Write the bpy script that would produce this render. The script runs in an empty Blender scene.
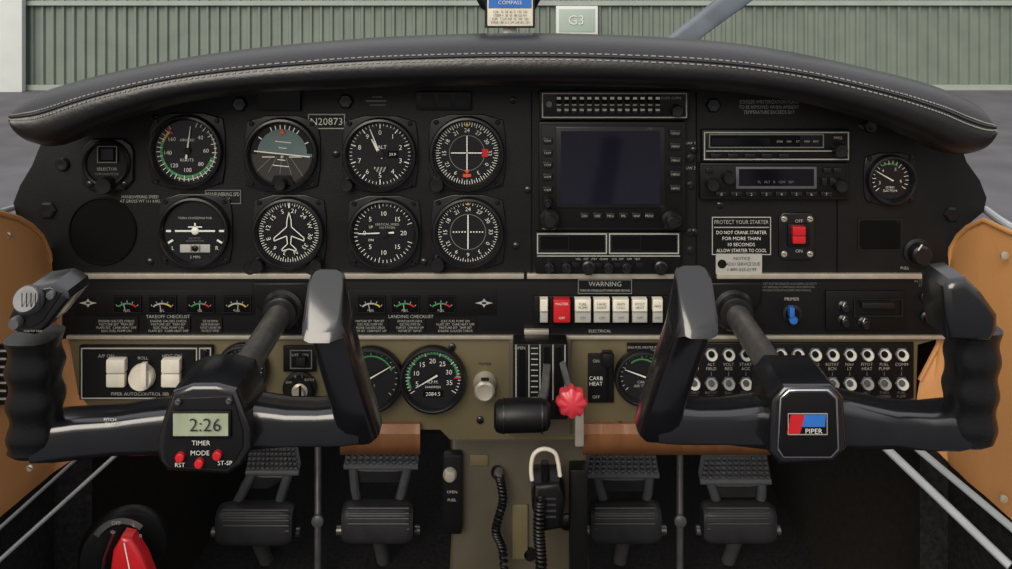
import bpy,bmesh,math,random
from mathutils import Vector,Matrix
random.seed(4)
D=0.9; V=-40.0; S=0.001; ZC=(284.5-V)*S
def K(y): return (D+y)/D
def X(px,y=0): return (px-506)*S*K(y)
def Z(py,y=0): return ZC+(V-py)*S*K(y)
def P(px,py,y=0): return Vector((X(px,y),y,Z(py,y)))
def lin(c):
    c/=255.
    return c/12.92 if c<=.04045 else ((c+.055)/1.055)**2.4
# ---------------------------------------------------------------- materials
def mk(name,col,rough=.5,metal=0,scale=60,var=.12,bump=0.0,bscale=None,spec=.5,coat=0):
    m=bpy.data.materials.new(name); m.use_nodes=True
    n=m.node_tree.nodes; l=m.node_tree.links; b=n['Principled BSDF']
    c=[lin(v) for v in col]
    tc=n.new('ShaderNodeTexCoord'); nz=n.new('ShaderNodeTexNoise'); nz.inputs['Scale'].default_value=scale; nz.inputs['Detail'].default_value=4
    l.new(tc.outputs['Object'],nz.inputs['Vector'])
    cr=n.new('ShaderNodeValToRGB'); cr.color_ramp.elements[0].position=.3; cr.color_ramp.elements[1].position=.7
    cr.color_ramp.elements[0].color=[v*(1-var) for v in c]+[1]; cr.color_ramp.elements[1].color=[min(1,v*(1+var)) for v in c]+[1]
    l.new(nz.outputs['Fac'],cr.inputs['Fac']); l.new(cr.outputs['Color'],b.inputs['Base Color'])
    b.inputs['Roughness'].default_value=rough; b.inputs['Metallic'].default_value=metal
    b.inputs['Specular IOR Level'].default_value=spec; b.inputs['Coat Weight'].default_value=coat
    b.inputs['Coat Roughness'].default_value=.1
    if bump:
        n2=n.new('ShaderNodeTexNoise'); n2.inputs['Scale'].default_value=bscale or scale*6; n2.inputs['Detail'].default_value=3
        l.new(tc.outputs['Object'],n2.inputs['Vector'])
        bp=n.new('ShaderNodeBump'); bp.inputs['Strength'].default_value=bump; bp.inputs['Distance'].default_value=.001
        l.new(n2.outputs['Fac'],bp.inputs['Height']); l.new(bp.outputs['Normal'],b.inputs['Normal'])
    return m
PAN=mk('panel_black_crinkle',(20,20,21),.5,0,30,.15,.3,900,.2)
PAN2=mk('panel_black_smooth',(16,16,18),.42,0,30,.1,0,None,.2)
BLK=mk('matte_black',(10,10,11),.42,0,50,.1,0,None,.25)
DEEP=mk('deep_black',(4,4,5),.7,0,50,.1,0,None,.1)
FACE=mk('dial_black',(9,11,11),.5,0,50,.05,0,None,.25)
BEZ=mk('bezel_black',(17,17,19),.28,0,80,.1,0,None,.45)
WHT=mk('paint_white',(198,199,190),.5,0,50,.05)
LBL=mk('label_white',(146,146,140),.6,0,50,.05)
DIM=mk('label_grey',(92,92,89),.6,0,50,.05)
GRN=mk('arc_green',(46,118,66),.5); YEL=mk('arc_yellow',(170,148,48),.5); RED=mk('red_plastic',(170,26,32),.3,0,50,.08)
REDK=mk('red_knob',(176,48,58),.35,0,50,.08,.2,200)
ORG=mk('flag_orange',(185,66,36),.5); BLU=mk('blue_plastic',(34,92,165),.4)
SIL=mk('aluminium_trim',(170,164,150),.35,.5,80,.1)
CHR=mk('chrome',(200,200,205),.15,1,50,.03)
STEEL=mk('shaft_steel',(104,103,102),.36,.65,120,.25)
YOK=mk('yoke_black_gloss',(14,15,18),.24,0,40,.2,.06,60,.55,.4)
GRIP=mk('grip_black_rubber',(17,18,20),.35,0,60,.2,.25,400)
LEA=mk('shield_black_leather',(13,13,16),.34,0,60,.2,.28,260,.55)
THR=mk('thread_grey',(135,133,130),.7)
TAN=mk('tan_leather',(182,130,80),.46,0,5,.07,.22,260,.45)
TAN2=mk('brown_leather',(112,74,46),.45,0,25,.15,.3,260)
KHA=mk('khaki_paint',(86,78,56),.42,0,20,.1,.1,400)
KHD=mk('tunnel_paint',(66,60,48),.5,0,12,.25,.1,300)
CARP=mk('black_carpet',(26,25,26),.95,0,200,.5,.6,1500,.1)
CARB=mk('brown_black_carpet',(30,27,25),.95,0,150,.2,.4,1200,.1)
STRP=mk('sill_strip_grey',(140,146,150),.4,.2,40,.1)
LCD=mk('lcd_green_grey',(138,146,124),.3)
LCDT=mk('lcd_segments',(20,25,25),.5)
SCR=mk('screen_glass',(20,20,31),.1,0,4,.15,0,None,.4)
SCR2=mk('display_glass_dark',(12,12,18),.12,0,4,.1,0,None,.35)
SKYB=mk('horizon_grey_blue',(74,92,92),.5); BRN=mk('horizon_ground',(28,25,23),.6)
PED=mk('pedal_rubber',(36,36,39),.5,0,60,.2,.2,400)
PEDM=mk('pedal_metal',(78,78,80),.45,.4,60,.2)
PLG=mk('plastic_grey',(72,74,78),.4,0,60,.1)
HANG=mk('hangar_sheet_metal',(102,112,103),.6,0,3,.1)
HTRIM=mk('hangar_trim',(136,143,137),.6,0,3,.1)
REFL=mk('reflection_grey',(84,92,102),.5,0,30,.2)  # flat grey-blue that stands in for a reflection in the windscreen
ASP=mk('asphalt',(84,82,87),.9,0,2.2,.2,.3,60)
WALLW=mk('hangar_white_door',(190,194,192),.6,0,3,.05)
SIGN=mk('sign_pale_green',(146,160,150),.5,0,3,.05)
FROST=mk('window_rim_white',(170,175,180),.4,0,10,.1)
IVO=mk('ivory_plastic',(200,195,180),.35)
# ---------------------------------------------------------------- builder
_g={}
def glyph(s):
    if s in _g: return _g[s]
    cu=bpy.data.curves.new('t','FONT'); cu.body=s; cu.size=1; cu.resolution_u=2; cu.align_x='CENTER'; cu.offset=-.006
    ob=bpy.data.objects.new('t',cu)
    me=bpy.data.meshes.new_from_object(ob)
    vs=[(v.co.x,v.co.y) for v in me.vertices]; fs=[tuple(p.vertices) for p in me.polygons]
    bpy.data.objects.remove(ob); bpy.data.curves.remove(cu); bpy.data.meshes.remove(me)
    if vs:
        mx=(min(v[0] for v in vs)+max(v[0] for v in vs))/2; my=(min(v[1] for v in vs)+max(v[1] for v in vs))/2
        w=max(v[0] for v in vs)-min(v[0] for v in vs)
        vs=[(v[0]-mx,v[1]-my) for v in vs]
    else: w=0
    _g[s]=(vs,fs,w); return _g[s]
class Ob:
    def __init__(s,name): s.name=name; s.bm=bmesh.new(); s.mats=[]
    def mi(s,m):
        if m not in s.mats: s.mats.append(m)
        return s.mats.index(m)
    def add(s,t,mat,norm=True):
        i=s.mi(mat)
        if norm: bmesh.ops.recalc_face_normals(t,faces=t.faces)
        for f in t.faces: f.material_index=i; f.smooth=True
        me=bpy.data.meshes.new('x'); t.to_mesh(me); s.bm.from_mesh(me); bpy.data.meshes.remove(me); t.free()
    def box(s,c,size,mat,bev=0,rot=None):
        t=bmesh.new(); bmesh.ops.create_cube(t,size=1)
        bmesh.ops.scale(t,vec=size,verts=t.verts)
        if bev: bmesh.ops.bevel(t,geom=t.edges[:],offset=bev,segments=2,profile=.6,affect='EDGES')
        if rot: bmesh.ops.transform(t,matrix=rot,verts=t.verts)
        bmesh.ops.translate(t,vec=c,verts=t.verts); s.add(t,mat)
    def rect(s,x0,y0,x1,y1,yf,th,mat,bev=0):
        a=P(x0,y0,yf); b=P(x1,y1,yf)
        s.box(Vector(((a.x+b.x)/2,yf+th/2,(a.z+b.z)/2)),(abs(b.x-a.x),th,abs(a.z-b.z)),mat,bev)
    def frame(s,x0,y0,x1,y1,w,yf,th,mat):
        s.rect(x0,y0,x1,y0+w,yf,th,mat); s.rect(x0,y1-w,x1,y1,yf,th,mat)
        s.rect(x0,y0+w,x0+w,y1-w,yf,th,mat); s.rect(x1-w,y0+w,x1,y1-w,yf,th,mat)
    def prism(s,pts,yf,th,mat,bev=0):
        t=bmesh.new(); vs=[t.verts.new(P(a,b,yf)) for a,b in pts]; f=t.faces.new(vs)
        if th:
            r=bmesh.ops.extrude_face_region(t,geom=[f]); nv=[g for g in r['geom'] if isinstance(g,bmesh.types.BMVert)]
            bmesh.ops.translate(t,vec=(0,th,0),verts=nv)
            if bev:
                bmesh.ops.recalc_face_normals(t,faces=t.faces)
                ed=[e for e in t.edges if all(abs(v.co.y-yf)<1e-7 for v in e.verts)]
                bmesh.ops.bevel(t,geom=ed,offset=bev,segments=3,profile=.5,affect='EDGES')
        s.add(t,mat)
    def poly(s,pts,y,mat): s.prism(pts,y,0,mat)
    def lathe(s,px,py,y0,prof,mat,seg=40,mtx=None,lob=None):
        t=bmesh.new(); c=P(px,py,y0); k=S*K(y0); rings=[]
        for r,dy in prof:
            ring=[]
            for i in range(seg):
                a=2*math.pi*i/seg; rr=r*k*(1+(lob[1]*math.cos(lob[0]*a) if lob else 0))
                v=Vector((rr*math.cos(a),-dy*S,rr*math.sin(a)))
                if mtx: v=mtx@v
                ring.append(t.verts.new(c+v))
            rings.append(ring)
        for a,b in zip(rings,rings[1:]):
            for i in range(seg): t.faces.new((a[i],a[(i+1)%seg],b[(i+1)%seg],b[i]))
        if prof[-1][0]>0: t.faces.new(rings[-1])
        bmesh.ops.remove_doubles(t,verts=t.verts,dist=1e-7); s.add(t,mat)
    def loft(s,rings,mat,cap=True,closed=True):
        t=bmesh.new(); R=[[t.verts.new(v) for v in r] for r in rings]; n=len(R[0])
        for a,b in zip(R,R[1:]):
            for i in range(n if closed else n-1): t.faces.new((a[i],a[(i+1)%n],b[(i+1)%n],b[i]))
        if cap and closed: t.faces.new(R[0]); t.faces.new(R[-1])
        s.add(t,mat)
    def tube(s,pts,r,mat,seg=12,flat=1):
        pts=[Vector(p) for p in pts]; n=len(pts); rs=r if isinstance(r,(list,tuple)) else [r]*n
        T=[(pts[min(i+1,n-1)]-pts[max(i-1,0)]).normalized() for i in range(n)]
        u=T[0].orthogonal().normalized(); rings=[]
        for i in range(n):
            u=(u-T[i]*u.dot(T[i])).normalized(); v=T[i].cross(u)
            rings.append([pts[i]+(u*math.cos(2*math.pi*j/seg)+v*math.sin(2*math.pi*j/seg)*flat)*rs[i] for j in range(seg)])
        s.loft(rings,mat)
    def sect(s,stations,mat,kind='oct',seg=20):
        rings=[]
        for c,u,v in stations:
            if kind=='oct':
                q=.5; pp=[(1,q),(.93,.8),(.8,.93),(q,1),(-q,1),(-.8,.93),(-.93,.8),(-1,q),(-1,-q),(-.93,-.8),(-.8,-.93),(-q,-1),(q,-1),(.8,-.93),(.93,-.8),(1,-q)]
            else:
                pp=[]
                for j in range(seg):
                    a=2*math.pi*j/seg; ca,sa=math.cos(a),math.sin(a); e=.6
                    pp.append((math.copysign(abs(ca)**e,ca),math.copysign(abs(sa)**e,sa)))
            rings.append([c+u*a+v*b for a,b in pp])
        s.loft(rings,mat)
    def text(s,st,px,py,h,mat,y=-.001,rot=0,wmax=None,bold=0):
        vs,fs,w=glyph(st)
        if not vs: return
        k=S*K(y); sz=h*.95/.7; sx=sz
        if wmax and w*sz>wmax: sx=wmax/w
        c=P(px,py,y); a=-math.radians(rot); ca,sa=math.cos(a),math.sin(a); i=s.mi(mat)
        bv=[]
        for (p,q) in vs:
            p*=sx*k; q*=sz*k
            bv.append(s.bm.verts.new((c.x+p*ca-q*sa,y,c.z+p*sa+q*ca)))
        for f in fs:
            try:
                g=s.bm.faces.new([bv[j] for j in f]); g.material_index=i
            except ValueError: pass
    def pol(s,cx,cy,r,a):
        a=math.radians(a); return (cx+r*math.sin(a),cy-r*math.cos(a))
    def tick(s,cx,cy,r0,r1,a,w,y,mat,w1=None):
        w1=w if w1 is None else w1; A=math.radians(a); t=(math.cos(A),math.sin(A))
        p=s.pol(cx,cy,r0,a); q=s.pol(cx,cy,r1,a)
        s.poly([(p[0]-t[0]*w/2,p[1]-t[1]*w/2),(p[0]+t[0]*w/2,p[1]+t[1]*w/2),(q[0]+t[0]*w1/2,q[1]+t[1]*w1/2),(q[0]-t[0]*w1/2,q[1]-t[1]*w1/2)],y,mat)
    def arc(s,cx,cy,r0,r1,a0,a1,y,mat,n=24):
        t=bmesh.new(); pv=None
        for i in range(n+1):
            a=a0+(a1-a0)*i/n
            v=[t.verts.new(P(*s.pol(cx,cy,r,a),y)) for r in (r0,r1)]
            if pv: t.faces.new((pv[0],pv[1],v[1],v[0]))
            pv=v
        s.add(t,mat)
    def line(s,x0,y0,x1,y1,w,y,mat):
        d=math.hypot(x1-x0,y1-y0); nx,ny=-(y1-y0)/d*w/2,(x1-x0)/d*w/2
        s.poly([(x0+nx,y0+ny),(x1+nx,y1+ny),(x1-nx,y1-ny),(x0-nx,y0-ny)],y,mat)
    def screw(s,px,py,r=4,y=0,mat=None):
        s.lathe(px,py,y,[(r,-1),(r,1),(r*.7,1.8),(0,2)],mat or BEZ,16)
        s.line(px-r*.6,py-r*.3,px+r*.6,py+r*.3,.8,y-.0022,DEEP)
    def done(s):
        me=bpy.data.meshes.new(s.name); s.bm.to_mesh(me); s.bm.free()
        for m in s.mats: me.materials.append(m)
        try: me.set_sharp_from_angle(angle=math.radians(34))
        except Exception: pass
        ob=bpy.data.objects.new(s.name,me)
        lo=[1e9]*3; hi=[-1e9]*3
        for v in me.vertices:
            for k in range(3): lo[k]=min(lo[k],v.co[k]); hi[k]=max(hi[k],v.co[k])
        c=Vector([(a+b)/2 for a,b in zip(lo,hi)])
        me.transform(Matrix.Translation(-c)); ob.location=c
        bpy.context.scene.collection.objects.link(ob); return ob
def cr(L,t):
    n=len(L)-1; t=max(0,min(n-1e-6,t)); i=int(t); f=t-i
    p=[L[max(0,i-1)],L[i],L[i+1],L[min(n,i+2)]]
    return [.5*((2*b)+(-a+c)*f+(2*a-5*b+4*c-d)*f*f+(-a+3*b-3*c+d)*f**3) for a,b,c,d in zip(*p)]
# ---------------------------------------------------------------- glareshield
ST=[(9,110,10,126),(13,104,16,140),(26,97,28,149),(46,90,54,150),(100,76,108,127),(170,62,175,107),(250,51,252,97),(350,42,350,92),(430,38,430,90),(520,36,520,89),(620,38,620,90),(720,44,715,94),(800,55,790,103),(880,72,860,120),(935,86,915,141),(966,97,946,156),(984,105,968,160),(993,111,986,156),(997,120,996,142)]
NST=len(ST)-1
SEC=[(0,.35,-.06),(0,.15,-.02),(0,.0,-.003),(.0,-.045,0),(.08,-.073,0),(.3,-.090,0),(.6,-.094,0),(.84,-.086,0),(.99,-.064,0),(.93,-.03,0),(.84,.0,0)]
def shield(t,u,off=0):
    a=cr(ST,t); f,y,dz=cr(SEC,u); e=max(0,min(1,min(t,NST-t)/4.))
    T=P(a[0],a[1],-.092+.024*e); B=P(a[2],a[3],-.092+.008*e); q=T.lerp(B,f)
    return Vector((q.x,y-off,q.z+dz))
g=Ob('glareshield')
NS=190; NU=44
g.loft([[shield(NST*i/NS,10*j/NU) for j in range(NU+1)] for i in range(NS+1)],LEA,False,False)
for e in (0,NS):
    rim=[shield(NST*e/NS,10*j/NU) for j in range(NU+1)]
    g.loft([rim,[v.lerp(sum(rim,Vector())/len(rim),.9)+Vector((-.002 if e==0 else .002,0,0)) for v in rim]],LEA,False,False)
for u in (5.35,4.95):
    n=240
    for i in range(5,n-5):
        t0=NST*i/n; a=shield(t0,u,.0008); b=shield(t0+NST/n*.62,u,.0008)
        g.tube([a,b],.0007,THR,4)
g.tube([shield(NST*i/NS,5.15,.0003) for i in range(3,NS-2)],.0013,LEA,6)
g.done()
# ---------------------------------------------------------------- main panel
ip=Ob('instrument_panel')
top=[((a[0]+a[2])/2,(a[1]+a[3])/2+4) for a in ST[3:16]]
outl=[(38,150)]+top+[(967,162),(980,180),(987,198),(984,212),(962,230),(950,248),(948,280),(54,280),(50,255),(38,234),(16,216),(13,203),(20,185),(32,165)]
ip.prism(outl,0,.004,PAN,.0008)
ip.rect(62,279,949,339,-.001,.006,PAN2,.0006)
ip.prism([(68,336),(949,336),(918,345),(916,402),(905,430),(600,432),(595,440),(450,440),(440,430),(130,430),(92,410),(78,395)],.001,.005,KHA,.0008)
for a,b in((52,524),(527,680),(717,948)): ip.rect(a,274,b,279,-.004,.005,SIL,.0006)
ip.rect(54,279,948,281.5,-.002,.003,BLK)
ip.rect(66,336,522,339.5,-.004,.005,SIL,.0006); ip.rect(527,336,948,339.5,-.004,.005,SIL,.0006)
for x,y in((155,118),(513,100),(528,190),(694,150),(694,232),(150,262),(516,246),(720,205),(336,154),(424,262),(862,126),(935,300),(330,345),(452,347),(480,420),(620,425)):
    ip.screw(x,y,3.6)
for x,y,r in((240,104,8),(346,101,8),(251,268,7),(312,268,7),(440,262,8),(452,127,5),(48,210,9),(951,214,8),(870,126,7),(63,164,7),(713,105,8)):
    ip.lathe(x,y,0,[(r,0),(r,2),(r*.8,4),(r*.35,4),(0,3)],BEZ,6 if r>7 else 20)
ip.rect(258,86,300,111,-.006,.006,BLK,.001); ip.rect(416,92,471,110,-.006,.006,BLK,.001)
for x in(421,438,455): ip.rect(x,95,x+13,107,-.007,.001,PAN2)
ip.frame(308,114,345,129,1,-.0022,.001,LBL); ip.rect(308,114,345,129,-.0015,.001,BLK); ip.text('N20873',326.5,121.5,7.5,WHT,-.003,wmax=33)
ip.line(366,101,386,101,1.5,-.001,DIM); ip.line(372,97,382,97,1,-.001,DIM); ip.line(370,105,386,105,1,-.001,DIM)
ip.text('COOLER WINTERIZATION PLATE\nTO BE REMOVED WHEN AMBIENT\nTEMPERATURE EXCEEDS 50 F',769,107,3.8,LBL,-.0015,wmax=60)
ip.text('NAV 1',690,143,3,LBL,-.001);ip.text('NAV 2',690,168,3,LBL,-.001);
for yy in(158,185,232,250): ip.lathe(690,yy,0,[(4,0),(4,1.5),(2,2),(2,5),(0,5)],BEZ,14)
ip.text('MANEUVERING SPEED\nAT GROSS WT 111 KIAS',140,199,3.2,LBL,-.001,wmax=40)
ip.frame(205,190,241,204,.8,-.0015,.0005,DIM); ip.text('MANEUVERING SPD\n127 KIAS',223,197,4,LBL,-.0016,wmax=33)
for x0,x1 in((95,138),(147,190),(199,222),(352,388),(395,425),(435,476)):
    ip.rect(x0,317,x1,333,-.0025,.001,BLK)
    L=['MIXTURE SET  TRIM SET','ELEC FUEL PUMP ON','ENGINE GAUGES CHECK','FLAPS SET  CARB HEAT OFF'] ; random.shuffle(L)
    ip.text('\n'.join(L),(x0+x1)/2,326,2.4,LBL,-.003,wmax=x1-x0-3)
ip.text('TAKEOFF CHECKLIST',168,316.5,3.4,LBL,-.003); ip.text('LANDING CHECKLIST',411,316.5,3.4,LBL,-.003)
ip.rect(74,290,255,315.5,-.0015,.001,BLK,.0003); ip.rect(350,290,497,315.5,-.0015,.001,BLK,.0003)
for x in(88,484):
    for k in range(4):
        a=k*90; ip.poly([(x,303),ip.pol(x,303,2.5,a-45),ip.pol(x,303,9 if k%2 else 4.5,a),ip.pol(x,303,2.5,a+45)],-.003,LBL)
    ip.poly([(x-2,302),(x+2,302),(x+2,304),(x-2,304)],-.0032,BLK)
for x,c in((127,GRN),(162,LBL),(200,GRN),(237,LBL),(371,LBL),(405,GRN),(441,GRN)):
    ip.rect(x-14,296,x+14,313,-.003,.002,DEEP,.0004); ip.frame(x-14,296,x+14,313,.6,-.0034,.0004,BEZ)
    ip.arc(x,317,12.7,14.2,-40,20,-.0035,c,8); ip.arc(x,317,12.7,14.2,20,42,-.0035,RED if c is GRN else YEL,4)
    for a in(-42,-21,0,21,42): ip.tick(x,317,14.5,16.5,a,.6,-.0035,LBL)
    ip.tick(x,317,5,13,-22+x%30,.8,-.004,LBL)
    ip.text('FUEL' if x%2 else 'OIL',x,310.5,2.4,LBL,-.004)
ip.frame(578,279.5,632,294,.8,-.0045,.001,DIM); ip.rect(578,279.5,632,294,-.004,.003,BLK); ip.text('WARNING',605,284,5,LBL,-.0055)
ip.text('TURN OFF STROBE LIGHTS WHEN NEAR GROUND',605,290.5,2.3,LBL,-.0055,wmax=50)
ip.text('THIS AIRCRAFT MUST BE OPERATED AS A NORMAL OR UTILITY\nCATEGORY AIRPLANE IN COMPLIANCE WITH OPERATING\nLIMITATIONS STATED IN PLACARDS AND MANUALS',785,287,2.4,DIM,-.003,wmax=64)
ip.text('PRIMER',792,299,3.4,LBL,-.003); ip.text('ALTERNATE\nSTATIC',925,283,3,DIM,-.003)
ip.lathe(792,314,-.001,[(10,0),(10,2),(7,3),(7,6),(0,6)],BEZ,24)
ip.lathe(792,314,-.007,[(6,0),(6,4),(5,6),(0,6)],BLK,24); ip.rect(790,308,795,318,-.018,.008,BLU,.001); ip.lathe(792.5,319,-.012,[(4,0),(4,4),(0,4.5)],BLU,16)
ip.rect(826,291,906,331,-.004,.003,BLK,.001); ip.frame(854,299,903,317,1.4,-.006,.002,BEZ); ip.rect(862,303,895,309,-.012,.008,BEZ,.001)
for x,y in((843,306),(843,320),(863,322),(926,297),(926,317)): ip.lathe(x,y,-.003,[(6,0),(6,2),(4,3),(4,8),(3,9),(0,9)],BEZ,18); ip.tick(x,y,0,4,30,1,-.0125,WHT)
ip.rect(941,284,949,331,-.004,.003,BLK)
ip.rect(627,343,664,355,-.0015,.001,BLK); ip.text('ENG FUEL HEATER PUMP\nOFF OFF AVOID',645,349,2.4,LBL,-.003,wmax=34)
ip.lathe(103,231,0,[(34,0),(34,1.5),(33,2),(32,.6),(0,.6)],DEEP,48)
ip.prism([(863,220),(895,220),(902,226),(902,246),(896,250),(864,250),(858,244),(858,227)],-.0006,.0005,DEEP)
ip.frame(858,219,902,251,1.4,-.001,.001,BEZ)
ip.rect(837,137,838,274,-.001,.002,DEEP); ip.rect(531,92,532,273,-.001,.002,DEEP); ip.rect(696,92,697,273,-.001,.002,DEEP)
for i in range(60):
    x=random.choice([random.uniform(215,440),random.uniform(575,640)]); y=random.uniform(345,428); ip.line(x,y,x+random.uniform(-3,3)+.1,y+random.uniform(-2,2),.5,.0008,KHD)
ip.done()
# ---------------------------------------------------------------- gauges
def bezel(o,cx,cy,r,screws=True,face=FACE):
    if screws:
        R=r+3; q=R*.42
        o.prism([(cx-q,cy-R),(cx+q,cy-R),(cx+R*.93,cy-R*.93+3),(cx+R,cy-q),(cx+R,cy+q),(cx+R*.93,cy+R*.93-3),(cx+q,cy+R),(cx-q,cy+R),(cx-R*.93,cy+R*.93-3),(cx-R,cy+q),(cx-R,cy-q),(cx-R*.93,cy-R*.93+3)],-.0025,.0035,BEZ,.0008)
        for sx in(-1,1):
            for sy in(-1,1): o.screw(cx+sx*R*.8,cy+sy*R*.8,2.6,-.002)
    o.lathe(cx,cy,-.002,[(r+2,0),(r+2,6),(r+1,8),(r-1,8.5),(r-2.5,7),(r-4,2.2)],BEZ,56)
    o.lathe(cx,cy,-.002,[(r-3.4,1.8),(r-3.4,2),(0,2)],face,56)
YF=-.0045; YG=-.0052; YN=-.0065
def knob(o,cx,cy,r,y=-.003,h=9,mat=BEZ):
    o.lathe(cx,cy,y,[(r,0),(r,h*.7),(r*.85,h),(r*.5,h),(0,h*.95)],mat,20)
a=Ob('airspeed_indicator'); cx,cy,r=187,151,35; bezel(a,cx,cy,r)
a.arc(cx,cy,24.5,27,105,290,YF,GRN); a.arc(cx,cy,27.8,29,50,200,YF,LBL); a.arc(cx,cy,24.5,27,290,318,YF,YEL); a.tick(cx,cy,22,30,320,1.4,YG,RED)
for i in range(34): a.tick(cx,cy,27 if i%2 else 25,30.5,20+i*9.2,.7,YG,WHT)
for i,tx in enumerate(['40','60','80','100','120','140','160']): 
    p=a.pol(cx,cy,19,45+i*44); a.text(tx,p[0],p[1],4.2,WHT,YG)
a.text('AIRSPEED',cx,cy-11,2.6,WHT,YG); a.text('KNOTS',cx,cy+9,3,WHT,YG); a.tick(cx,cy,-8,25,8,2.2,YN,WHT,.6); a.lathe(cx,cy,-.006,[(3.5,0),(3.5,1),(0,1)],BLK,20)
a.done()
a=Ob('attitude_indicator'); cx,cy,r=282,154,35; bezel(a,cx,cy,r)
bk=6
a.arc(cx,cy,0,30,-90+bk,90+bk,YF,SKYB,30); a.arc(cx,cy,0,30,90+bk,270+bk,YF,BRN,30); a.arc(cx,cy,25,31,-90,90,YF-.0002,PAN2)
def rp(x,y):
    t=math.radians(bk); return (cx+x*math.cos(t)-y*math.sin(t),cy+x*math.sin(t)+y*math.cos(t))
a.line(*rp(-28,0),*rp(28,0),1.1,YG,WHT)
for x in(-26,-13,0,13,26): a.line(*rp(x*.35,3),*rp(x*.9,20),.7,YG,DIM)
for yy,w in((-12,8),(-6,4),(6,4),(12,8)): a.line(*rp(-w,yy),*rp(w,yy),.7,YG-.0001,WHT)
a.line(cx-20,cy+3,cx-7,cy+3,1.6,YN,LBL); a.line(cx+7,cy+3,cx+20,cy+3,1.6,YN,LBL); a.lathe(cx,cy+3,YN,[(1.5,0),(0,.4)],LBL,10)
for an in(-60,-30,-20,-10,0,10,20,30,60): a.tick(cx,cy,25,29,an+bk,1,YG,WHT)
a.poly([(cx-3,cy-20),(cx+3,cy-20),(cx,cy-25)],YN,ORG)
a.prism([(cx-12,cy+31),(cx-8,cy+22),(cx+8,cy+22),(cx+12,cy+31)],-.007,.003,BLK); knob(a,cx,cy+29,6,-.006,10); a.done()
a=Ob('altimeter'); cx,cy,r=380,154,35; bezel(a,cx,cy,r,face=PAN2)
for i in range(50): a.tick(cx,cy,28 if i%5 else 25.5,30.5,i*7.2,.5 if i%5 else 1,YG,WHT)
for i in range(10):
    p=a.pol(cx,cy,21.5,i*36); a.text(str(i),p[0],p[1],5,WHT,YG)
a.text('ALT',cx+2,cy-7,4,WHT,YG); a.rect(cx+7,cy-3,cx+18,cy+4,YG,.0004,DEEP); a.text('29.9',cx+12.5,cy+.5,3,WHT,YN)
a.tick(cx,cy,-5,27,-22,1.5,YN,WHT,.8); a.tick(cx,cy,0,17,-30,3.6,YN-.0004,WHT,1); a.lathe(cx,cy,-.0068,[(4,0),(4,.8),(0,1)],BEZ,20)
a.arc(cx,cy+13,0,6,90,270,YG,LBL,10); 
for k in range(4): a.line(cx-6+k*3.4,cy+19,cx-3+k*3.4,cy+12,1.3,YN,FACE)
knob(a,cx-32,cy+30,6.5); a.done()
HD=['N','3','6','E','12','15','S','21','24','W','30','33']
def vor(name,cx,cy,r,flags):
    a=Ob(name); bezel(a,cx,cy,r)
    for i in range(72): a.tick(cx,cy,28 if i%2 else 26.5,r-4.2,i*5,.6,YG,WHT)
    for i in range(12):
        p=a.pol(cx,cy,22.8,i*30); a.text(['0','3','6','9','12','15','18','21','24','27','30','33'][(i+8)%12],p[0],p[1],4.2,WHT,YG,rot=i*30)
    a.arc(cx,cy,17.3,18,0,360,YG,DIM,40)
    for k in range(-5,6):
        if k: a.lathe(cx+k*2.9,cy,YG,[(.8,0),(0,.1)],WHT,8); a.lathe(cx,cy+k*2.9,YG,[(.8,0),(0,.1)],WHT,8)
    a.line(cx,cy-17,cx,cy+17,1.1,YN,WHT); 
    if flags: a.line(cx-16,cy,cx+16,cy,1.1,YN,WHT); a.rect(cx+15,cy-4,cx+21,cy+4,YN,.0003,RED); a.poly([(cx-3,cy+17),(cx+3,cy+17),(cx,cy+21)],YN,ORG); a.rect(cx-4,cy+21,cx+4,cy+24,YN,.0003,ORG)
    a.poly([(cx-2,cy-27),(cx+2,cy-27),(cx,cy-31)],YN,YEL)
    knob(a,cx-30,cy+30,7.5,-.003,11); a.done()
vor('course_deviation_indicator',467,153,35.5,True); vor('course_deviation_indicator',468,232,34,False)
a=Ob('turn_coordinator'); cx,cy,r=195,231,34; bezel(a,cx,cy,r)
a.line(cx-20,cy,cx+20,cy,1.8,YN,WHT); a.lathe(cx,cy,YN,[(3.8,0),(3,.6),(0,.8)],WHT,18); a.line(cx,cy-8,cx,cy,1.6,YN,WHT); a.line(cx-7,cy-4,cx+7,cy-4,1.2,YN,WHT)
for x in(-1,1):
    a.line(cx+x*24,cy,cx+x*29,cy,2,YG,WHT); a.line(cx+x*22,cy+9,cx+x*27,cy+12,2,YG,WHT); a.text('L' if x<0 else 'R',cx+x*22,cy+17,4,WHT,YG)
    a.line(cx+x*4,cy+14,cx+x*4,cy+21,.8,YN-.0002,BLK)
a.rect(cx-15,cy+13.5,cx+15,cy+21.5,YG,.0006,LBL,.0003); a.lathe(cx,cy+17.5,YG,[(3.4,0),(2.4,.8),(0,1.1)],BLK,16)
a.text('TURN COORDINATOR',cx,cy-13,2.4,LBL,YG); a.text('2 MIN',cx,cy+26,3,LBL,YG); a.text('NO PITCH\nINFORMATION',cx,cy+8.5,1.9,DIM,YG); a.done()
a=Ob('heading_indicator'); cx,cy,r=289,232,34; bezel(a,cx,cy,r)
for i in range(72): a.tick(cx,cy,27 if i%2 else 25.5,30,i*5+2,.6,YG,WHT)
for i in range(12):
    p=a.pol(cx,cy,21.5,i*30+12); a.text(HD[(i+7)%12],p[0],p[1],4.6,WHT,YG,rot=i*30+12)
pl=[(0,-20),(2,-12),(2.4,-5),(15,6),(15,9),(2.4,4),(1.6,12),(7,17),(7,19),(0,17)]
pts=[(cx+x,cy+y) for x,y in pl]+[(cx-x,cy+y) for x,y in pl[::-1][1:-1]]
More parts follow.
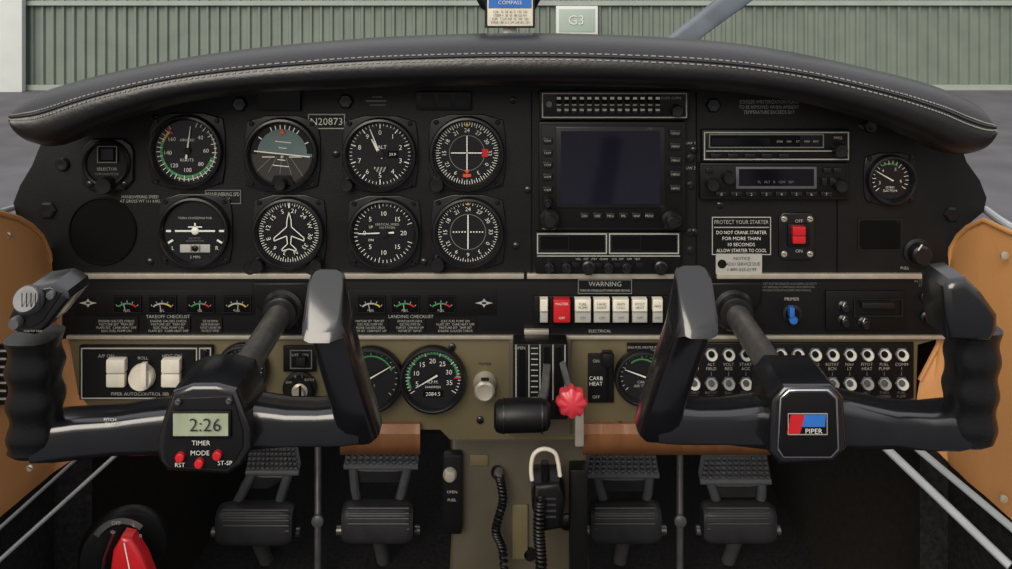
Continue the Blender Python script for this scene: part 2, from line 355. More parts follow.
for p,q in zip(pts,pts[1:]+pts[:1]): a.line(*p,*q,.9,YN,WHT)
a.tick(cx,cy,24,31,0,1.4,YN,WHT); knob(a,cx+28,cy+31,6.5); knob(a,cx-30,cy+31,6.5); a.done()
a=Ob('vertical_speed_indicator'); cx,cy,r=384,233,34; bezel(a,cx,cy,r,face=PAN2)
for i in range(41): a.tick(cx,cy,27 if i%5 else 25,30,270-160+i*8,.6,YG,WHT)
for i,tx in enumerate(['0','5','10','15','20','15','10','5']):
    p=a.pol(cx,cy,19.5,270+i*45); a.text(tx,p[0],p[1],4.8,WHT,YG)
a.text('VERTICAL SPEED\n100 FT/MIN',cx+3,cy-7,2.4,LBL,YG); a.text('UP',cx-13,cy-6,2.6,WHT,YG); a.text('DN',cx-13,cy+7,2.6,WHT,YG)
a.tick(cx,cy,-10,26,268,1.8,YN,WHT,.8); a.lathe(cx,cy,-.0068,[(4.5,0),(4.5,.8),(0,1)],BEZ,20); a.done()
a=Ob('panel_clock'); cx,cy=107,166
a.prism([(84,146),(92,139),(122,139),(130,145),(133,152),(133,180),(124,190),(90,191),(82,184),(81,154)],-.004,.004,BEZ,.001)
a.lathe(cx,cy-3,-.004,[(24,0),(24,3),(22,5),(20,4),(19,2),(0,2)],BLK,40)
a.rect(97,146,117,163,-.008,.002,DEEP,.0005); a.rect(101,149,113,160,-.0085,.001,SCR); a.frame(97,146,117,163,1,-.009,.001,DIM)
a.text('SELECTOR',107,169,3.2,LBL,-.0065); a.text('CHRONOMETER',107,174,2.4,DIM,-.0065)
for x in(90,124): a.screw(x,184,3.4,-.004)
knob(a,107,184,9,-.006,10); a.done()
a=Ob('suction_gauge'); cx,cy,r=890,179,23; bezel(a,cx,cy,r)
a.arc(cx,cy,14.5,16,-30,30,YF,GRN)
for i in range(19): a.tick(cx,cy,15.5 if i%3 else 14,18.5,-130+i*14,.6,YG,WHT)
for i in range(4):
    p=a.pol(cx,cy,11,-110+i*70); a.text(str(3+i),p[0],p[1],3.4,WHT,YG)
a.text('GYRO\nSUCTION',cx,cy+10,2.4,WHT,YG); a.tick(cx,cy,-4,15,-60,1.4,YN,WHT,.6); a.done()
a=Ob('tachometer'); cx,cy,r=433,378,31.5; bezel(a,cx,cy,r,False)
a.arc(cx,cy,23.5,26,-115,88,YF,GRN,40); a.tick(cx,cy,21,28,90,1.6,YG,RED)
for i in range(36): a.tick(cx,cy,25 if i%5 else 22.5,27.5,-125+i*7.1,.7,YG,WHT)
for i,tx in enumerate(['5','10','15','20','25','30','35']):
    p=a.pol(cx,cy,17,-110+i*36); a.text(tx,p[0],p[1],5,WHT,YG)
a.text('R.P.M.',cx,cy+4,3.2,WHT,YG); a.text('HUNDREDS',cx,cy+9,2.2,WHT,YG); a.tick(cx,cy,-5,20,-120,2,YN,WHT,.6); a.rect(cx-10,cy+13,cx+10,cy+19,YG,.0005,DEEP); a.text('2084.5',cx,cy+16,4,WHT,YN); a.done()
def smallg(name,cx,cy,r,tx,na):
    a=Ob(name); bezel(a,cx,cy,r,False)
    for i in range(21): a.tick(cx,cy,r-8 if i%5==0 else r-6.5,r-4.5,-130+i*13,.7,YG,LBL)
    a.arc(cx,cy,r-10,r-8.5,-40,70,YF,GRN)
    a.text(tx,cx,cy+8,2.8,LBL,YG); a.tick(cx,cy,-4,r-8,na,1.6,YN,WHT,.6); a.done()
smallg('exhaust_temperature_gauge',371,378,31,'E G T',60); smallg('carburetor_temperature_gauge',642,376,26,'CARB\nAIR TEMP',-70); smallg('vacuum_gauge',243,368,24,'VAC',-30)
# ---------------------------------------------------------------- radios
def outline(o,x0,y0,x1,y1,y,m=LBL): o.frame(x0,y0,x1,y1,1.1,y,.0008,m)
a=Ob('audio_panel'); a.rect(540,91,689,120,-.008,.009,BLK,.001); outline(a,542,93,687,118,-.0088)
for i in range(14):
    x=559+i*7.6; a.rect(x-2.4,96,x+2.4,103,-.012,.004,DEEP,.0004); a.rect(x-2,97,x+2,99.5,-.0125,.001,WHT); a.rect(x-2.4,108,x+2.4,114,-.012,.004,BEZ,.0004)
    a.rect(x-2,109,x+2,111,-.0125,.001,LBL); a.rect(x-2.2,104.4,x+2.2,105.6,-.0088,.0006,LBL)
knob(a,676,110,6,-.008,10); a.lathe(549,104,-.008,[(3,0),(3,2),(0,2)],STEEL,14); a.text('COM1 COM2',671,98,2.6,LBL,-.009); a.done()
a=Ob('gps_navigator'); a.rect(539,122,686,231,-.01,.011,BLK,.0015); a.frame(541,124,684,229,.8,-.0104,.0006,BEZ)
a.rect(556,127,665,208,-.012,.003,BEZ,.001); a.rect(561,131,660,204,-.0125,.001,SCR)
for y in(138,150,162,174,187): a.rect(543,y,552,y+6,-.013,.004,BEZ,.0006); a.text('COM',547.5,y+3,2.2,LBL,-.0135)
for y in(130,143,157,171,185): a.rect(670,y,681,y+7,-.013,.004,BEZ,.0006); a.text('MENU',675.5,y+3.5,2.2,LBL,-.0135)
for x,y,rr in((549,217,10),(670,218,10),(547,200,5)):
    a.lathe(x,y,-.01,[(rr,0),(rr,9),(rr*.8,11),(rr*.6,11),(rr*.6,17),(rr*.5,18),(0,18)],BEZ,26)
for i in range(6): a.rect(580+i*13,213,589+i*13,219,-.013,.004,BEZ,.0006); a.text(['CDI','OBS','MSG','FPL','VNV','PROC'][i],584.5+i*13,216,2.4,LBL,-.0136)
a.text('PWR PUSH',549,229,2,LBL,-.0106); a.text('530',650,128.8,2.4,DIM,-.0125); a.done()
a=Ob('navcom_radio'); a.rect(536,232,681,274,-.008,.009,BLK,.001)
for x0,x1 in((537,607),(609,679)):
    outline(a,x0,233.5,x1,254,-.0088); a.rect(x0+3,236,x1-3,250,-.009,.0012,DEEP); a.frame(x0+3,236,x0+32,250,.6,-.0095,.0005,BEZ)
a.line(537,256,680,256,1,-.0088,LBL)
for x,rr in((549,5),(566,5),(588,7),(608,5),(626,5),(660,7)): a.lathe(x,266,-.008,[(rr,0),(rr,7),(rr*.8,8),(rr*.5,8),(rr*.5,12),(0,12)],BEZ,20)
for x in(576,598,618,640): a.rect(x-4,263,x+4,268,-.01,.003,PAN2,.0004)
a.text('VOL   OFF   STBY   CHAN     VOL  OFF    XFR   TEST',608,259,2.1,LBL,-.009,wmax=138); a.done()
a=Ob('distance_measuring_radio'); a.rect(702,130,851,162,-.008,.009,BLK,.001); outline(a,704,132,849,160,-.0088)
a.rect(711,135,800,147,-.009,.0015,DEEP); outline(a,709,134,824,148,-.0092,DIM); a.rect(712,138,770,145,-.0095,.001,SCR2)
a.line(706,151,846,151,1,-.0092,LBL)
for x in(716,733,750,767,784): a.rect(x-5,154,x+5,158,-.011,.004,BEZ,.0004)
for i,t in enumerate(['DME','NM','KT','MIN','RMT']): a.text(t,780+i*9,141.5,2.2,LBL,-.0097)
knob(a,838,149,7,-.008,11); a.text('FREQ',838,138,2.6,LBL,-.009); a.done()
a=Ob('transponder_radio'); a.rect(700,163,849,200,-.008,.009,BLK,.0015); a.frame(702,165,847,198,.6,-.0085,.0005,BEZ)
a.rect(736,167,817,189,-.01,.003,PLG,.001); a.rect(739,169,814,186,-.0105,.001,SCR2); a.text('FL   ALT   R   1200   SBY',776,182,2.6,DIM,-.011)
for x in(706,824,834): a.rect(x,168,x+7,173,-.011,.004,BEZ,.0006)
for x,y in((711,183),(727,176),(838,184)): knob(a,x,y,6.5,-.008,11)
for i in range(8): a.rect(716+i*15,192,727+i*15,196.5,-.011,.004,BEZ,.0005); a.text(str(i),721.5+i*15,194.3,3,LBL,-.0115)
for x in(822,830): a.rect(x,178,x+5,186,-.011,.004,BEZ,.0005)
a.done()
a=Ob('warning_placard'); a.rect(712,217,771,255,-.0015,.002,BLK); a.frame(712,217,771,255,.8,-.002,.001,LBL)
a.text('PROTECT YOUR STARTER',741.5,222,4.2,LBL,-.0025,wmax=54); a.rect(714,227,769,227.8,-.002,.0006,LBL)
for i,t in enumerate(['DO NOT CRANK STARTER','FOR MORE THAN','10 SECONDS','ALLOW STARTER TO COOL']): a.text(t,741.5,232.5+i*6,3.6,WHT,-.0025,wmax=50)
a.done()
a=Ob('service_placard'); a.rect(716,254,762,274,-.003,.002,LBL); a.lathe(722,264,-.003,[(4.5,0),(4.5,.2),(0,.2)],BLK,20)
for i,t in enumerate(['NOTICE','RADIO SERVICE DUE','1-800-555-0199']): a.text(t,742,258.5+i*5.5,3.4,BLK,-.0036,wmax=36)
a.done()
a=Ob('master_switch'); a.prism([(783,213),(811,213),(815,218),(815,255),(811,260),(783,260),(779,255),(779,218)],-.003,.004,BEZ,.001)
a.rect(788,224,810,247,-.006,.004,BLK,.001); a.rect(793,227,806,236,-.012,.008,RED,.0012); a.rect(793,236,806,244,-.010,.006,RED,.0012)
for x in(784,810): a.screw(x,219,3,-.003,SIL); a.screw(x,254,3,-.003,SIL)
a.text('OFF',799,221,3.4,LBL,-.0045); a.text('ON',799,251,3.4,LBL,-.0045); a.done()
a=Ob('heater_knob'); a.lathe(917,252,0,[(14,0),(14,2),(11,3),(11,4),(10,12),(8,14),(0,14)],BEZ,30); a.tick(917,252,2,9,35,1.5,-.0145,WHT); a.text('PULL',905,268,3,LBL,-.001); a.done()
# rocker switches
a=Ob('rocker_switch_bank'); a.rect(534,296,668,327,-.004,.004,BLK,.001)
for i,(x,w,m) in enumerate([(544,8,IVO),(562,17,RED),(583,16,IVO),(602,16,IVO),(621,16,IVO),(640,15,IVO),(658,10,IVO)]):
    a.rect(x-w/2-1.3,298,x+w/2+1.3,325,-.006,.003,DEEP,.0005)
    if i==1: a.rect(x-w/2,300,x+w/2,323,-.014,.01,RED,.0015)
    else:
        a.prism([(x-w/2,300),(x+w/2,300),(x+w/2,312),(x-w/2,312)],-.013,.009,IVO,.0012); a.prism([(x-w/2,312),(x+w/2,312),(x+w/2,323),(x-w/2,323)],-.010,.006,LBL,.0012)
    if i: 
        tt=['','MASTER','FUEL\nPUMP','LAND\nLIGHT','ANTI\nCOLL','PITOT\nHEAT','NAV'][i]; a.text(tt,x,306 if i>1 else 304,2.6,BLK if i>1 else WHT,-.0145,wmax=w-2)
        a.text('OFF',x,318,2.6,BLK if i>1 else WHT,-.0145,wmax=w-3)
a.rect(524,330,549,335,-.006,.005,SIL,.001); a.text('ELECTRICAL',600,331,3,LBL,-.002); a.done()
# autopilot
a=Ob('autopilot_controller'); a.rect(79,346,212,400,-.005,.005,BLK,.001); outline(a,81,348,197,399,-.0058,LBL); outline(a,199,348,211,399,-.0058,LBL)
a.rect(84,351,194,396,-.006,.0015,PAN2)
for x,w in((115,19),(170,19)):
    a.rect(x-w/2,360,x+w/2,374,-.014,.009,IVO,.002); a.rect(x-w/2,374,x+w/2,388,-.012,.007,IVO,.002)
a.lathe(143,376,-.006,[(13,0),(13,2),(12,7),(11,8.5),(0,8.5)],IVO,36); a.rect(140,364,146,388,-.019,.006,IVO,.0012)
a.text('A/P ON',106,356,3.6,LBL,-.0065); a.text('ROLL',143,358,3.2,LBL,-.0065); a.text('HDG ON',172,356,3.6,LBL,-.0065); a.text('PIPER AUTOCONTROL IIIB',140,394,3.6,LBL,-.0065,wmax=84)
for y in(352,394): a.screw(205,y,3,-.0055)
a.done()
# circuit breakers
a=Ob('circuit_breaker_panel'); a.prism([(686,343),(914,343),(914,398),(904,402),(686,402)],-.002,.004,BLK,.0008)
for row,(y,n) in enumerate(((354,13),(383,13))):
    for i in range(n):
        x=694+i*17.3
        a.lathe(x,y,-.002,[(7,0),(7,1.5),(6.2,2.2),(5.4,2.2)],PLG,6); a.lathe(x,y,-.002,[(5.6,2),(5.4,5),(4.6,6),(0,6)],WHT if (row==0 or i%3==0) else LBL,20); a.lathe(x,y,-.008,[(3.2,0),(3.2,1.5),(0,2)],BLK if row==0 else PLG,16)
lab=['ELEV\nTRIM','ALT\nFIELD','VOLT\nREG','START\nACC','ENG\nGRP','STALL\nWARN','TURN\nCOORD','LDG\nLT','ROTAT\nBCN','NAV\nLT','PITOT\nHEAT','FUEL\nPUMP','COMM\n1']
for i in range(13):
    a.text(lab[i],694+i*17.3,366.5,3.2,LBL,-.003,wmax=13); a.text(lab[(i*5+3)%13],694+i*17.3,394.5,2.8,DIM,-.003,wmax=13); a.tick(694+i*17.3,374,-2,2,0,.6,-.003,DIM)
a.done()
a=Ob('ignition_switch'); a.rect(283,346,316,372,-.003,.003,BLK,.001); outline(a,290,350,312,369,-.0035,DIM); a.text('OFF   ON',300,355,3,LBL,-.0036); a.rect(296,358,305,367,-.01,.007,BEZ,.001)
a.lathe(300,388,-.001,[(17,0),(17,2),(14,3),(13,5)],BLK,36); a.lathe(300,388,-.001,[(14,4),(13,6),(0,6)],FACE,36); a.lathe(300,391,-.006,[(8,0),(8,2),(6,3),(5.5,8),(0,8)],SIL,28); a.rect(298.8,386,301.2,396,-.0145,.001,DEEP)
for t,an in(('OFF',-60),('R',-20),('L',10),('BOTH',45)): p=a.pol(300,389,13,an); a.text(t,p[0],p[1],2.6,LBL,-.0075)
a.done()
a=Ob('primer_knob'); a.lathe(485,383,.001,[(12,0),(12,3),(10.5,6),(10,8),(10,18),(8,20),(4,19),(0,19)],SIL,30); a.rect(481,378,489,381,-.0205,.001,BEZ); a.text('PRIMER',485,364,3,BLK,-.001); a.done()
# ---------------------------------------------------------------- throttle quadrant
a=Ob('throttle_quadrant')
a.rect(509,341,571,436,-.008,.01,KHD,.0015); a.rect(513,344,568,420,-.03,.023,BLK,.002)
for x in(516,529,540,553,565): a.rect(x-.5,345,x+.5,400,-.0306,.001,LBL)
for x in(522,547,559): a.rect(x-3,348,x+3,416,-.031,.0015,DEEP)
for i in range(12): a.rect(531,348+i*5.5,538,348.7+i*5.5,-.0308,.0008,LBL)
a.sect([(P(547,365,-.03),Vector((.0035,0,0)),Vector((0,.004,.003))),(P(545,390,-.06),Vector((.0035,0,0)),Vector((0,.004,.004))),(P(538,416,-.088),Vector((.004,0,0)),Vector((0,.005,.004)))],STEEL)
c=[P(494,416,-.10),P(496,416,-.10),P(500,416,-.10),P(520,415,-.10),P(540,415,-.10),P(547,415,-.10),P(550,415,-.10)]
a.tube(c,[.009,.0125,.014,.0145,.014,.0125,.009],BLK,24)
for x in(503,541): a.tube([P(x,415.6,-.10),P(x+1.5,415.6,-.10)],.0148,BEZ,24)
a.sect([(P(562,362,-.03),Vector((.0025,0,0)),Vector((0,.003,.003))),(P(568,385,-.05),Vector((.0025,0,0)),Vector((0,.003,.003))),(P(571,397,-.066),Vector((.003,0,0)),Vector((0,.003,.003)))],STEEL)
a.lathe(571,397,-.066,[(0,-1),(9,0),(14,3),(15,8),(13.5,13),(8,16),(0,17)],REDK,64,None,(8,.09))
a.rect(575,408,584,447,-.035,.006,SIL,.0015); a.lathe(579,412,-.036,[(3,0),(3,2),(0,2)],BEZ,14)
a.text('OPEN',520,348,3,LBL,-.0315); a.done()
a=Ob('carburetor_heat_lever'); a.rect(588,354,614,403,-.002,.003,BLK,.001); a.text('CARB\nHEAT',596,381,4,WHT,-.003); a.text('ON',596,361,3.2,LBL,-.003); a.text('OFF',596,397,3.2,LBL,-.003)
a.rect(606,357,609,400,-.0025,.001,DEEP); a.tube([P(607,364,0),P(607,361,-.02)],.002,STEEL,10); a.rect(602,354,614,369,-.028,.012,BLK,.003); a.done()
# ---------------------------------------------------------------- yokes
def yoke(side):
    a=Ob('control_yoke'); L=side=='L'
    bx=X(283) if L else X(733); bz=Z(309)
    cxp=285 if L else 731
    a.prism([(cxp-32,283),(cxp+32,283),(cxp+30,304),(cxp+18,318),(cxp-18,318),(cxp-32,304)],-.008,.008,BLK,.002)
    a.lathe(cxp-2 if L else cxp+2,309,-.006,[(21,0),(21,5),(18,8),(16,8),(16,14),(13,15)],BEZ,36)
    a.tube([Vector((bx,.0,bz)),Vector((bx,-.06,bz)),Vector((bx,-.2,bz))],.0118,STEEL,28)
    a.tube([Vector((bx,-.165,bz)),Vector((bx,-.215,bz))],.0155,YOK,28)
    uy=Vector((0,1,0)); ux=Vector((1,0,0)); uz=Vector((0,0,1))
    def arm(pts): a.sect([(P(x,y,d),uy*dep,uz*h*S*K(d)) for x,y,d,h,dep in pts],YOK)
    def horn(pts,top,mat=YOK,kind='oct'):
        st=[(P(x,y,d),ux*w*S*K(d),uy*dep) for x,y,d,w,dep in pts]
        c=P(top[0],top[1],top[2]); st.append((c,ux*top[3]*S*K(top[2])*1.0,Vector((0,top[4],top[4]*1.15))))
        st.append((c+Vector((0,0,.003)),ux*top[3]*S*K(top[2])*.86,Vector((0,top[4],top[4]*1.15))*.86)); a.sect(st,mat,kind)
    if L:
        arm([(178,425,-.23,23,.016),(150,426,-.232,21,.017),(120,429,-.236,19,.016),(85,432,-.238,20,.016),(62,434,-.24,20,.017),(40,436,-.24,19,.016)])
        arm([(232,420,-.23,24,.016),(255,420,-.232,22,.017),(290,421,-.236,18,.016),(320,421,-.238,18,.016),(345,419,-.24,19,.017),(362,418,-.24,18,.016)])
        horn([(358,436,-.236,16,.012),(361,428,-.238,20,.017),(352,396,-.245,19,.018),(342,362,-.255,19,.018),(333,328,-.262,19,.018)],(324,305,-.268,19,.017))
        g=[(36,452,-.238,18,.012),(36,446,-.24,24,.016)]
        for i in range(22):
            py=440-i*5; w=23+2.0*math.sin(i*.95); g.append((37-.1*i,py,-.24-.0016*i,w,.017+.0012*math.sin(i*.95)))
        a.sect([(P(x,y,d),ux*w*S*K(d),uy*dep) for x,y,d,w,dep in g],GRIP,'r')
        a.prism([(7,318),(14,304),(27,288),(52,284),(66,292),(68,300),(44,330),(34,336),(16,334),(8,328)],-.292,.032,YOK,.004)
        a.prism([(10,317),(16,306),(28,291),(50,287),(62,293),(42,322),(32,328),(16,328)],-.2935,.003,BEZ,.001)
        a.lathe(31,300,-.294,[(14,0),(14,5),(12,8),(7,8),(0,7)],PLG,30,Matrix.Rotation(math.radians(-25),3,'X'))
        for k in range(5): a.line(22+k*4.5,293,22+k*4.5,307,1,-.3035,DEEP)
        a.lathe(18,321,-.294,[(6,0),(6,4),(5,6),(0,6)],PLG,20); a.lathe(52,294,-.294,[(4,0),(4,3),(0,3.5)],PLG,16)
        a.text('PITCH\nTRIM',110,422,3.4,WHT,-.2555); a.text('PUSH TO TALK',33,331,2,LBL,-.2955)
        a.prism([(172,392),(192,385),(216,385),(236,390),(250,430),(252,448),(242,466),(228,476),(166,472),(158,462),(156,446),(160,425)],-.262,.05,YOK,.004)
        a.prism([(176,398),(232,396),(243,432),(243,448),(235,462),(226,470),(169,467),(164,458),(163,446),(166,425)],-.2635,.003,PAN2,.001)
        a.rect(170,411,231,439,-.266,.004,BLK,.0015); a.rect(173,414,228,436,-.2668,.001,LCD); a.text('2:26',205,425,14,LCDT,-.268)
        a.text('TIMER',201,443,5,WHT,-.2645); a.text('MODE',200,453,5,WHT,-.2645); a.text('RST',180,465,4.6,WHT,-.2645,wmax=12); a.text('ST-SP',225,463,4.6,WHT,-.2645,wmax=18)
        for x,y in((181,456),(200,462),(218,454)): a.lathe(x,y,-.2635,[(4.6,0),(4.6,3),(3.6,4),(0,4.3)],RED,20)
        for x,y in((178,402),(229,401)): a.screw(x,y,3,-.265,PEDM)
    else:
        arm([(780,420,-.23,24,.016),(760,420,-.232,21,.017),(725,420,-.236,17,.016),(695,420,-.238,17,.016),(672,418,-.24,18,.017),(655,418,-.24,17,.016)])
        arm([(835,418,-.23,26,.016),(860,420,-.232,22,.017),(890,423,-.236,18,.016),(925,425,-.238,18,.016),(950,424,-.24,19,.017),(968,422,-.24,18,.016)])
        horn([(658,434,-.236,16,.012),(656,426,-.238,20,.017),(664,396,-.245,19,.018),(675,362,-.255,19,.018),(687,328,-.262,19,.018)],(696,301,-.268,19,.017))
        g=[(966,441,-.238,15,.012),(967,436,-.24,21,.016)]
        for i in range(22):
            py=430-i*5; w=22+1.3*math.sin(i*.95); g.append((968+.25*i,py,-.24-.0013*i,w,.017+.001*math.sin(i*.95)))
        a.sect([(P(x,y,d),ux*w*S*K(d),uy*dep) for x,y,d,w,dep in g],GRIP,'r')
        a.prism([(945,288),(952,281),(968,279),(985,295),(1000,316),(1000,332),(992,344),(950,342),(946,318)],-.288,.034,YOK,.006)
        a.prism([(784,386),(832,386),(845,400),(848,448),(836,464),(780,466),(768,452),(772,400)],-.262,.05,YOK,.004)
        a.prism([(789,390),(829,390),(838,398),(840,450),(832,459),(783,459),(777,450),(780,398)],-.264,.003,CHR,.001)
        a.prism([(790.5,392),(827.5,392),(836,399.5),(838,449),(831,457),(784,457),(779,449),(782,399.5)],-.2655,.002,BLK,.0005)
        a.prism([(791,415),(805,415),(800,434),(787,434)],-.267,.001,RED); a.prism([(805,415),(826,415),(825,427),(802,427)],-.267,.001,BLU)
        a.frame(788,413.5,827.5,435,.6,-.267,.0005,LBL); a.text('PIPER',814,431.2,5.4,WHT,-.2685)
    a.done()
yoke('L'); yoke('R')
# ---------------------------------------------------------------- cabin shell
def side(name,cols,mat,bul=.006,rows=14,sgn=1):
    a=Ob(name)
    rings=[]
    for px,t,b,y in cols:
        rings.append([P(px,t+(b-t)*j/rows,y)+Vector((sgn*bul*math.sin(math.pi*j/rows),-bul*.6*math.sin(math.pi*j/rows),0)) for j in range(rows+1)])
    a.loft(rings,mat,False,False); return a
wl=[(-900,120,900,-.42),(-300,170,700,-.30),(-80,198,588,-.17),(-30,206,542,-.115),(0,213,517,-.08),(18,218,502,-.055),(32,226,490,-.035),(42,236,482,-.015),(49,252,476,.0),(54,275,472,.008),(75,345,458,.012),(92,380,448,.014)]
a=side('wall_left',wl,TAN,sgn=1)
for x,y in((8,235),(30,468)): a.screw(x,y,3.4,-.07,SIL)
a.tube([P(c[0],c[1],c[3]-.002) for c in wl],.0024,TAN,8)
a.rect(-4,345,8,405,-.09,.004,BLK); 
for i in range(7): a.rect(-3,350+i*8,6,352+i*8,-.0905,.001,LBL)
a.done()
wr=[(920,380,444,.014),(938,345,452,.012),(948,275,462,.008),(951,248,466,.0),(958,236,472,-.012),(968,227,482,-.03),(984,220,495,-.052),(1012,233,520,-.085),(1050,236,555,-.13),(1110,230,610,-.19),(1300,200,700,-.30),(1900,150,900,-.42)]
a=side('wall_right',wr,TAN,sgn=-1); a.tube([P(c[0],c[1],c[3]-.002) for c in wr],.0024,TAN,8)
for x,y in((1003,498),(1004,255)): a.lathe(x,y,-.09,[(4,0),(4,2),(0,3)],SIL,16)
a.done()
a=side('trim_1',[(c[0],c[2]-2,c[2]+170+ (0 if c[0]>-50 else 200),c[3]) for c in wl],CARP,.0); a.done()
a=side('trim_2',[(c[0],c[2]-2,c[2]+170,c[3]) for c in wr],CARP,.0); a.done()
def strip(o,x0,y0,d0,x1,y1,d1,w): 
    A=P(x0,y0,d0);B=P(x1,y1,d1); o.tube([A,B],w,STRP,8,.5)
a=Ob('sill_strip'); strip(a,-20,546,-.13,84,452,.005,.0034); strip(a,-20,578,-.13,126,446,.005,.0040); a.done()
a=Ob('sill_strip'); strip(a,884,446,.005,1010,566,-.1,.0040); strip(a,912,444,.005,1030,543,-.11,.0034); a.done()
FZ=-.47
a=Ob('floor'); a.box(Vector((0,.15,FZ-.01)),(1.3,1.3,.02),CARP); a.done()
a=Ob('wall_firewall'); a.box(Vector((0,.62,-.18)),(1.3,.02,.62),CARP); a.done()
for sgn,nm in((-1,'footwell_side_panel'),(1,'footwell_side_panel')):
    a=Ob(nm); a.sect([(Vector((sgn*.50,.02,-.3)),Vector((.012,0,0)),Vector((0,0,.24))),(Vector((sgn*.42,.3,-.3)),Vector((.012,0,0)),Vector((0,0,.24))),(Vector((sgn*.40,.60,-.3)),Vector((.012,0,0)),Vector((0,0,.24)))],CARB)
    a.done()
for x0,x1 in((340,420),(583,800)):
    a=Ob('knee_pad'); n=(x1-x0)//2; rings=[]
    for i in range(n+1):
        px=x0+(x1-x0)*i/n; w=.003*abs(math.sin(i*.27+math.sin(i*.11)))
        rings.append([P(px,418,.01),P(px,424,-.004-w*.4),P(px,434,-.010-w),P(px,444,-.009-w),P(px,452,-.002-w*.3),P(px,455,.02)])
    a.loft(rings,TAN2,False,False); a.done()
a=Ob('center_tunnel')
a.prism([(450,436),(590,436),(586,480),(590,600),(448,600),(452,520)],.03,.3,KHD,.006)
a.rect(443,455,462,535,.018,.012,BLK,.003); a.lathe(450,474,.018,[(7,0),(7,3),(5,6),(0,7)],SIL,24); a.text('OPEN',452,492,3,LBL,.0175); a.text('FUEL',452,500,3,LBL,.0175)
a.lathe(497,471,.03,[(6,0),(6,4),(0,4)],BLK,20); a.lathe(567,521,.03,[(8,0),(8,3),(5,5),(0,5)],BLK,20); a.lathe(530,553,.03,[(6,0),(6,4),(0,4)],BLK,20)
a.rect(470,455,488,466,.028,.003,KHA,.001); a.rect(512,505,528,560,.026,.006,KHA,.002)
a.rect(570,470,588,600,.012,.02,BLK,.003)
a.done()
def coil(o,pts,r,n,rw,mat):
    out=[]; N=n*10
    for i in range(N+1):
        q=cr([tuple(p) for p in pts],(len(pts)-1)*i/N); an=2*math.pi*n*i/N
        out.append(Vector(q)+Vector((r*math.cos(an),r*math.sin(an),0)))
    o.tube(out,rw,mat,6)
a=Ob('hand_microphone')
hk=[(532,480),(531,468),(533,456),(539,450),(547,449),(555,453),(558,462),(560,476)]
hs=[cr([(x,y) for x,y in hk],7*i/28) for i in range(29)]
a.tube([P(x,y,-.012) for x,y in hs],.0021,IVO,12)
a.tube([P(545,462,-.01),P(546,490,-.006)],[.004,.005],BLK,12)
a.prism([(534,486),(560,484),(566,500),(562,530),(540,534),(532,510)],-.02,.03,BLK,.005)
for i in range(4): a.rect(540,498+i*6,556,500+i*6,-.0206,.001,PED)
a.box(P(546,478,.01),(.03,.04,.006),BEZ,.001)
coil(a,[P(540,500,-.024),P(539,530,-.026),P(541,560,-.024),P(543,600,-.024)],.0045,24,.0016,BLK); a.done()
a=Ob('headset_cord'); coil(a,[P(499,476,.015),P(503,500,.01),P(496,530,.01),P(503,552,.01),P(505,600,.01)],.0035,30,.0014,BLK); a.lathe(499,472,.024,[(5,0),(5,6),(3,10),(0,10)],STEEL,16); a.done()
# pedals
def pedal(tx0,tx1,ty,rx0,rx1,ry):
    a=Ob('rudder_pedal'); y=.24
    pts=[(tx0+3,ty),(tx1-3,ty),(tx1+1,ty+24),(tx0-1,ty+24)]
    t=[P(*pts[0],y+.03),P(*pts[1],y+.03),P(*pts[2],y),P(*pts[3],y)]
    bk=[v+Vector((0,.01,.004)) for v in t]
    a.loft([t,bk],PED)
    for i in range(11):
        for j in range(5):
            u=(i+.5)/11; v=(j+.5)/5; c=t[0].lerp(t[1],u).lerp(t[3].lerp(t[2],u),v); a.box(c+Vector((0,-.002,.001)),(.0045,.004,.003),PEDM,.0006)
    a.tube([t[3]+Vector((0,0,-.002)),t[2]+Vector((0,0,-.002))],.0035,PLG,10)
    for q0,q1 in(((tx0+8,ty+22),(rx0+16,ry+6)),((tx1-8,ty+22),(rx1-16,ry+6))):
        A=P(*q0,y+.004);B=P(*q1,y+.02); a.tube([A,A.lerp(B,.5)+Vector((0,-.008,0)),B],.006,PLG,10)
    m=(tx0+tx1)/2
    a.sect([(P(m,ty+24,y+.006),Vector(((tx1-tx0)*.00042,0,0)),Vector((0,.004,.006))),(P((rx0+rx1)/2,ty+38,y+.012),Vector(((tx1-tx0)*.0004,0,0)),Vector((0,.004,.002)))],PED)
    N=30; st=[]
    for i in range(N+1):
        px=rx0+(rx1-rx0)*i/N; e=abs(2*i/N-1); q=(1-.22*e**8)
        st.append((P(px,ry+21,y),Vector((0,.017*q,0)),Vector((0,0,.024*q))))
    a.sect(st,PED,'r')
    for j in range(6): a.tube([P(rx0+5,ry+8+j*5.2,y-.0165+.0009*abs(j-2.5)**2),P(rx1-5,ry+8+j*5.2,y-.0165+.0009*abs(j-2.5)**2)],.0018,PED,8)
    a.tube([P(rx0-6,ry+30,y+.03),P(rx1+6,ry+30,y+.03)],.006,STEEL,12)
    a.tube([P((rx0+rx1)/2,ry+34,y+.02),Vector((X((rx0+rx1)/2,y),y+.05,FZ))],.009,PEDM,12)
    a.done()
pedal(247,298,447,218,294,502); pedal(345,417,441,343,414,500); pedal(587,658,450,590,660,500); pedal(701,770,456,702,774,500)
for x in(318,680):
    a=Ob('rudder_linkage'); a.tube([P(x,440,.3),P(x,520,.24),Vector((X(x,.24),.24,FZ))],.0045,PEDM,12); a.lathe(x,520,.238,[(6,0),(6,4),(3,6),(0,6)],PLG,16); a.done()
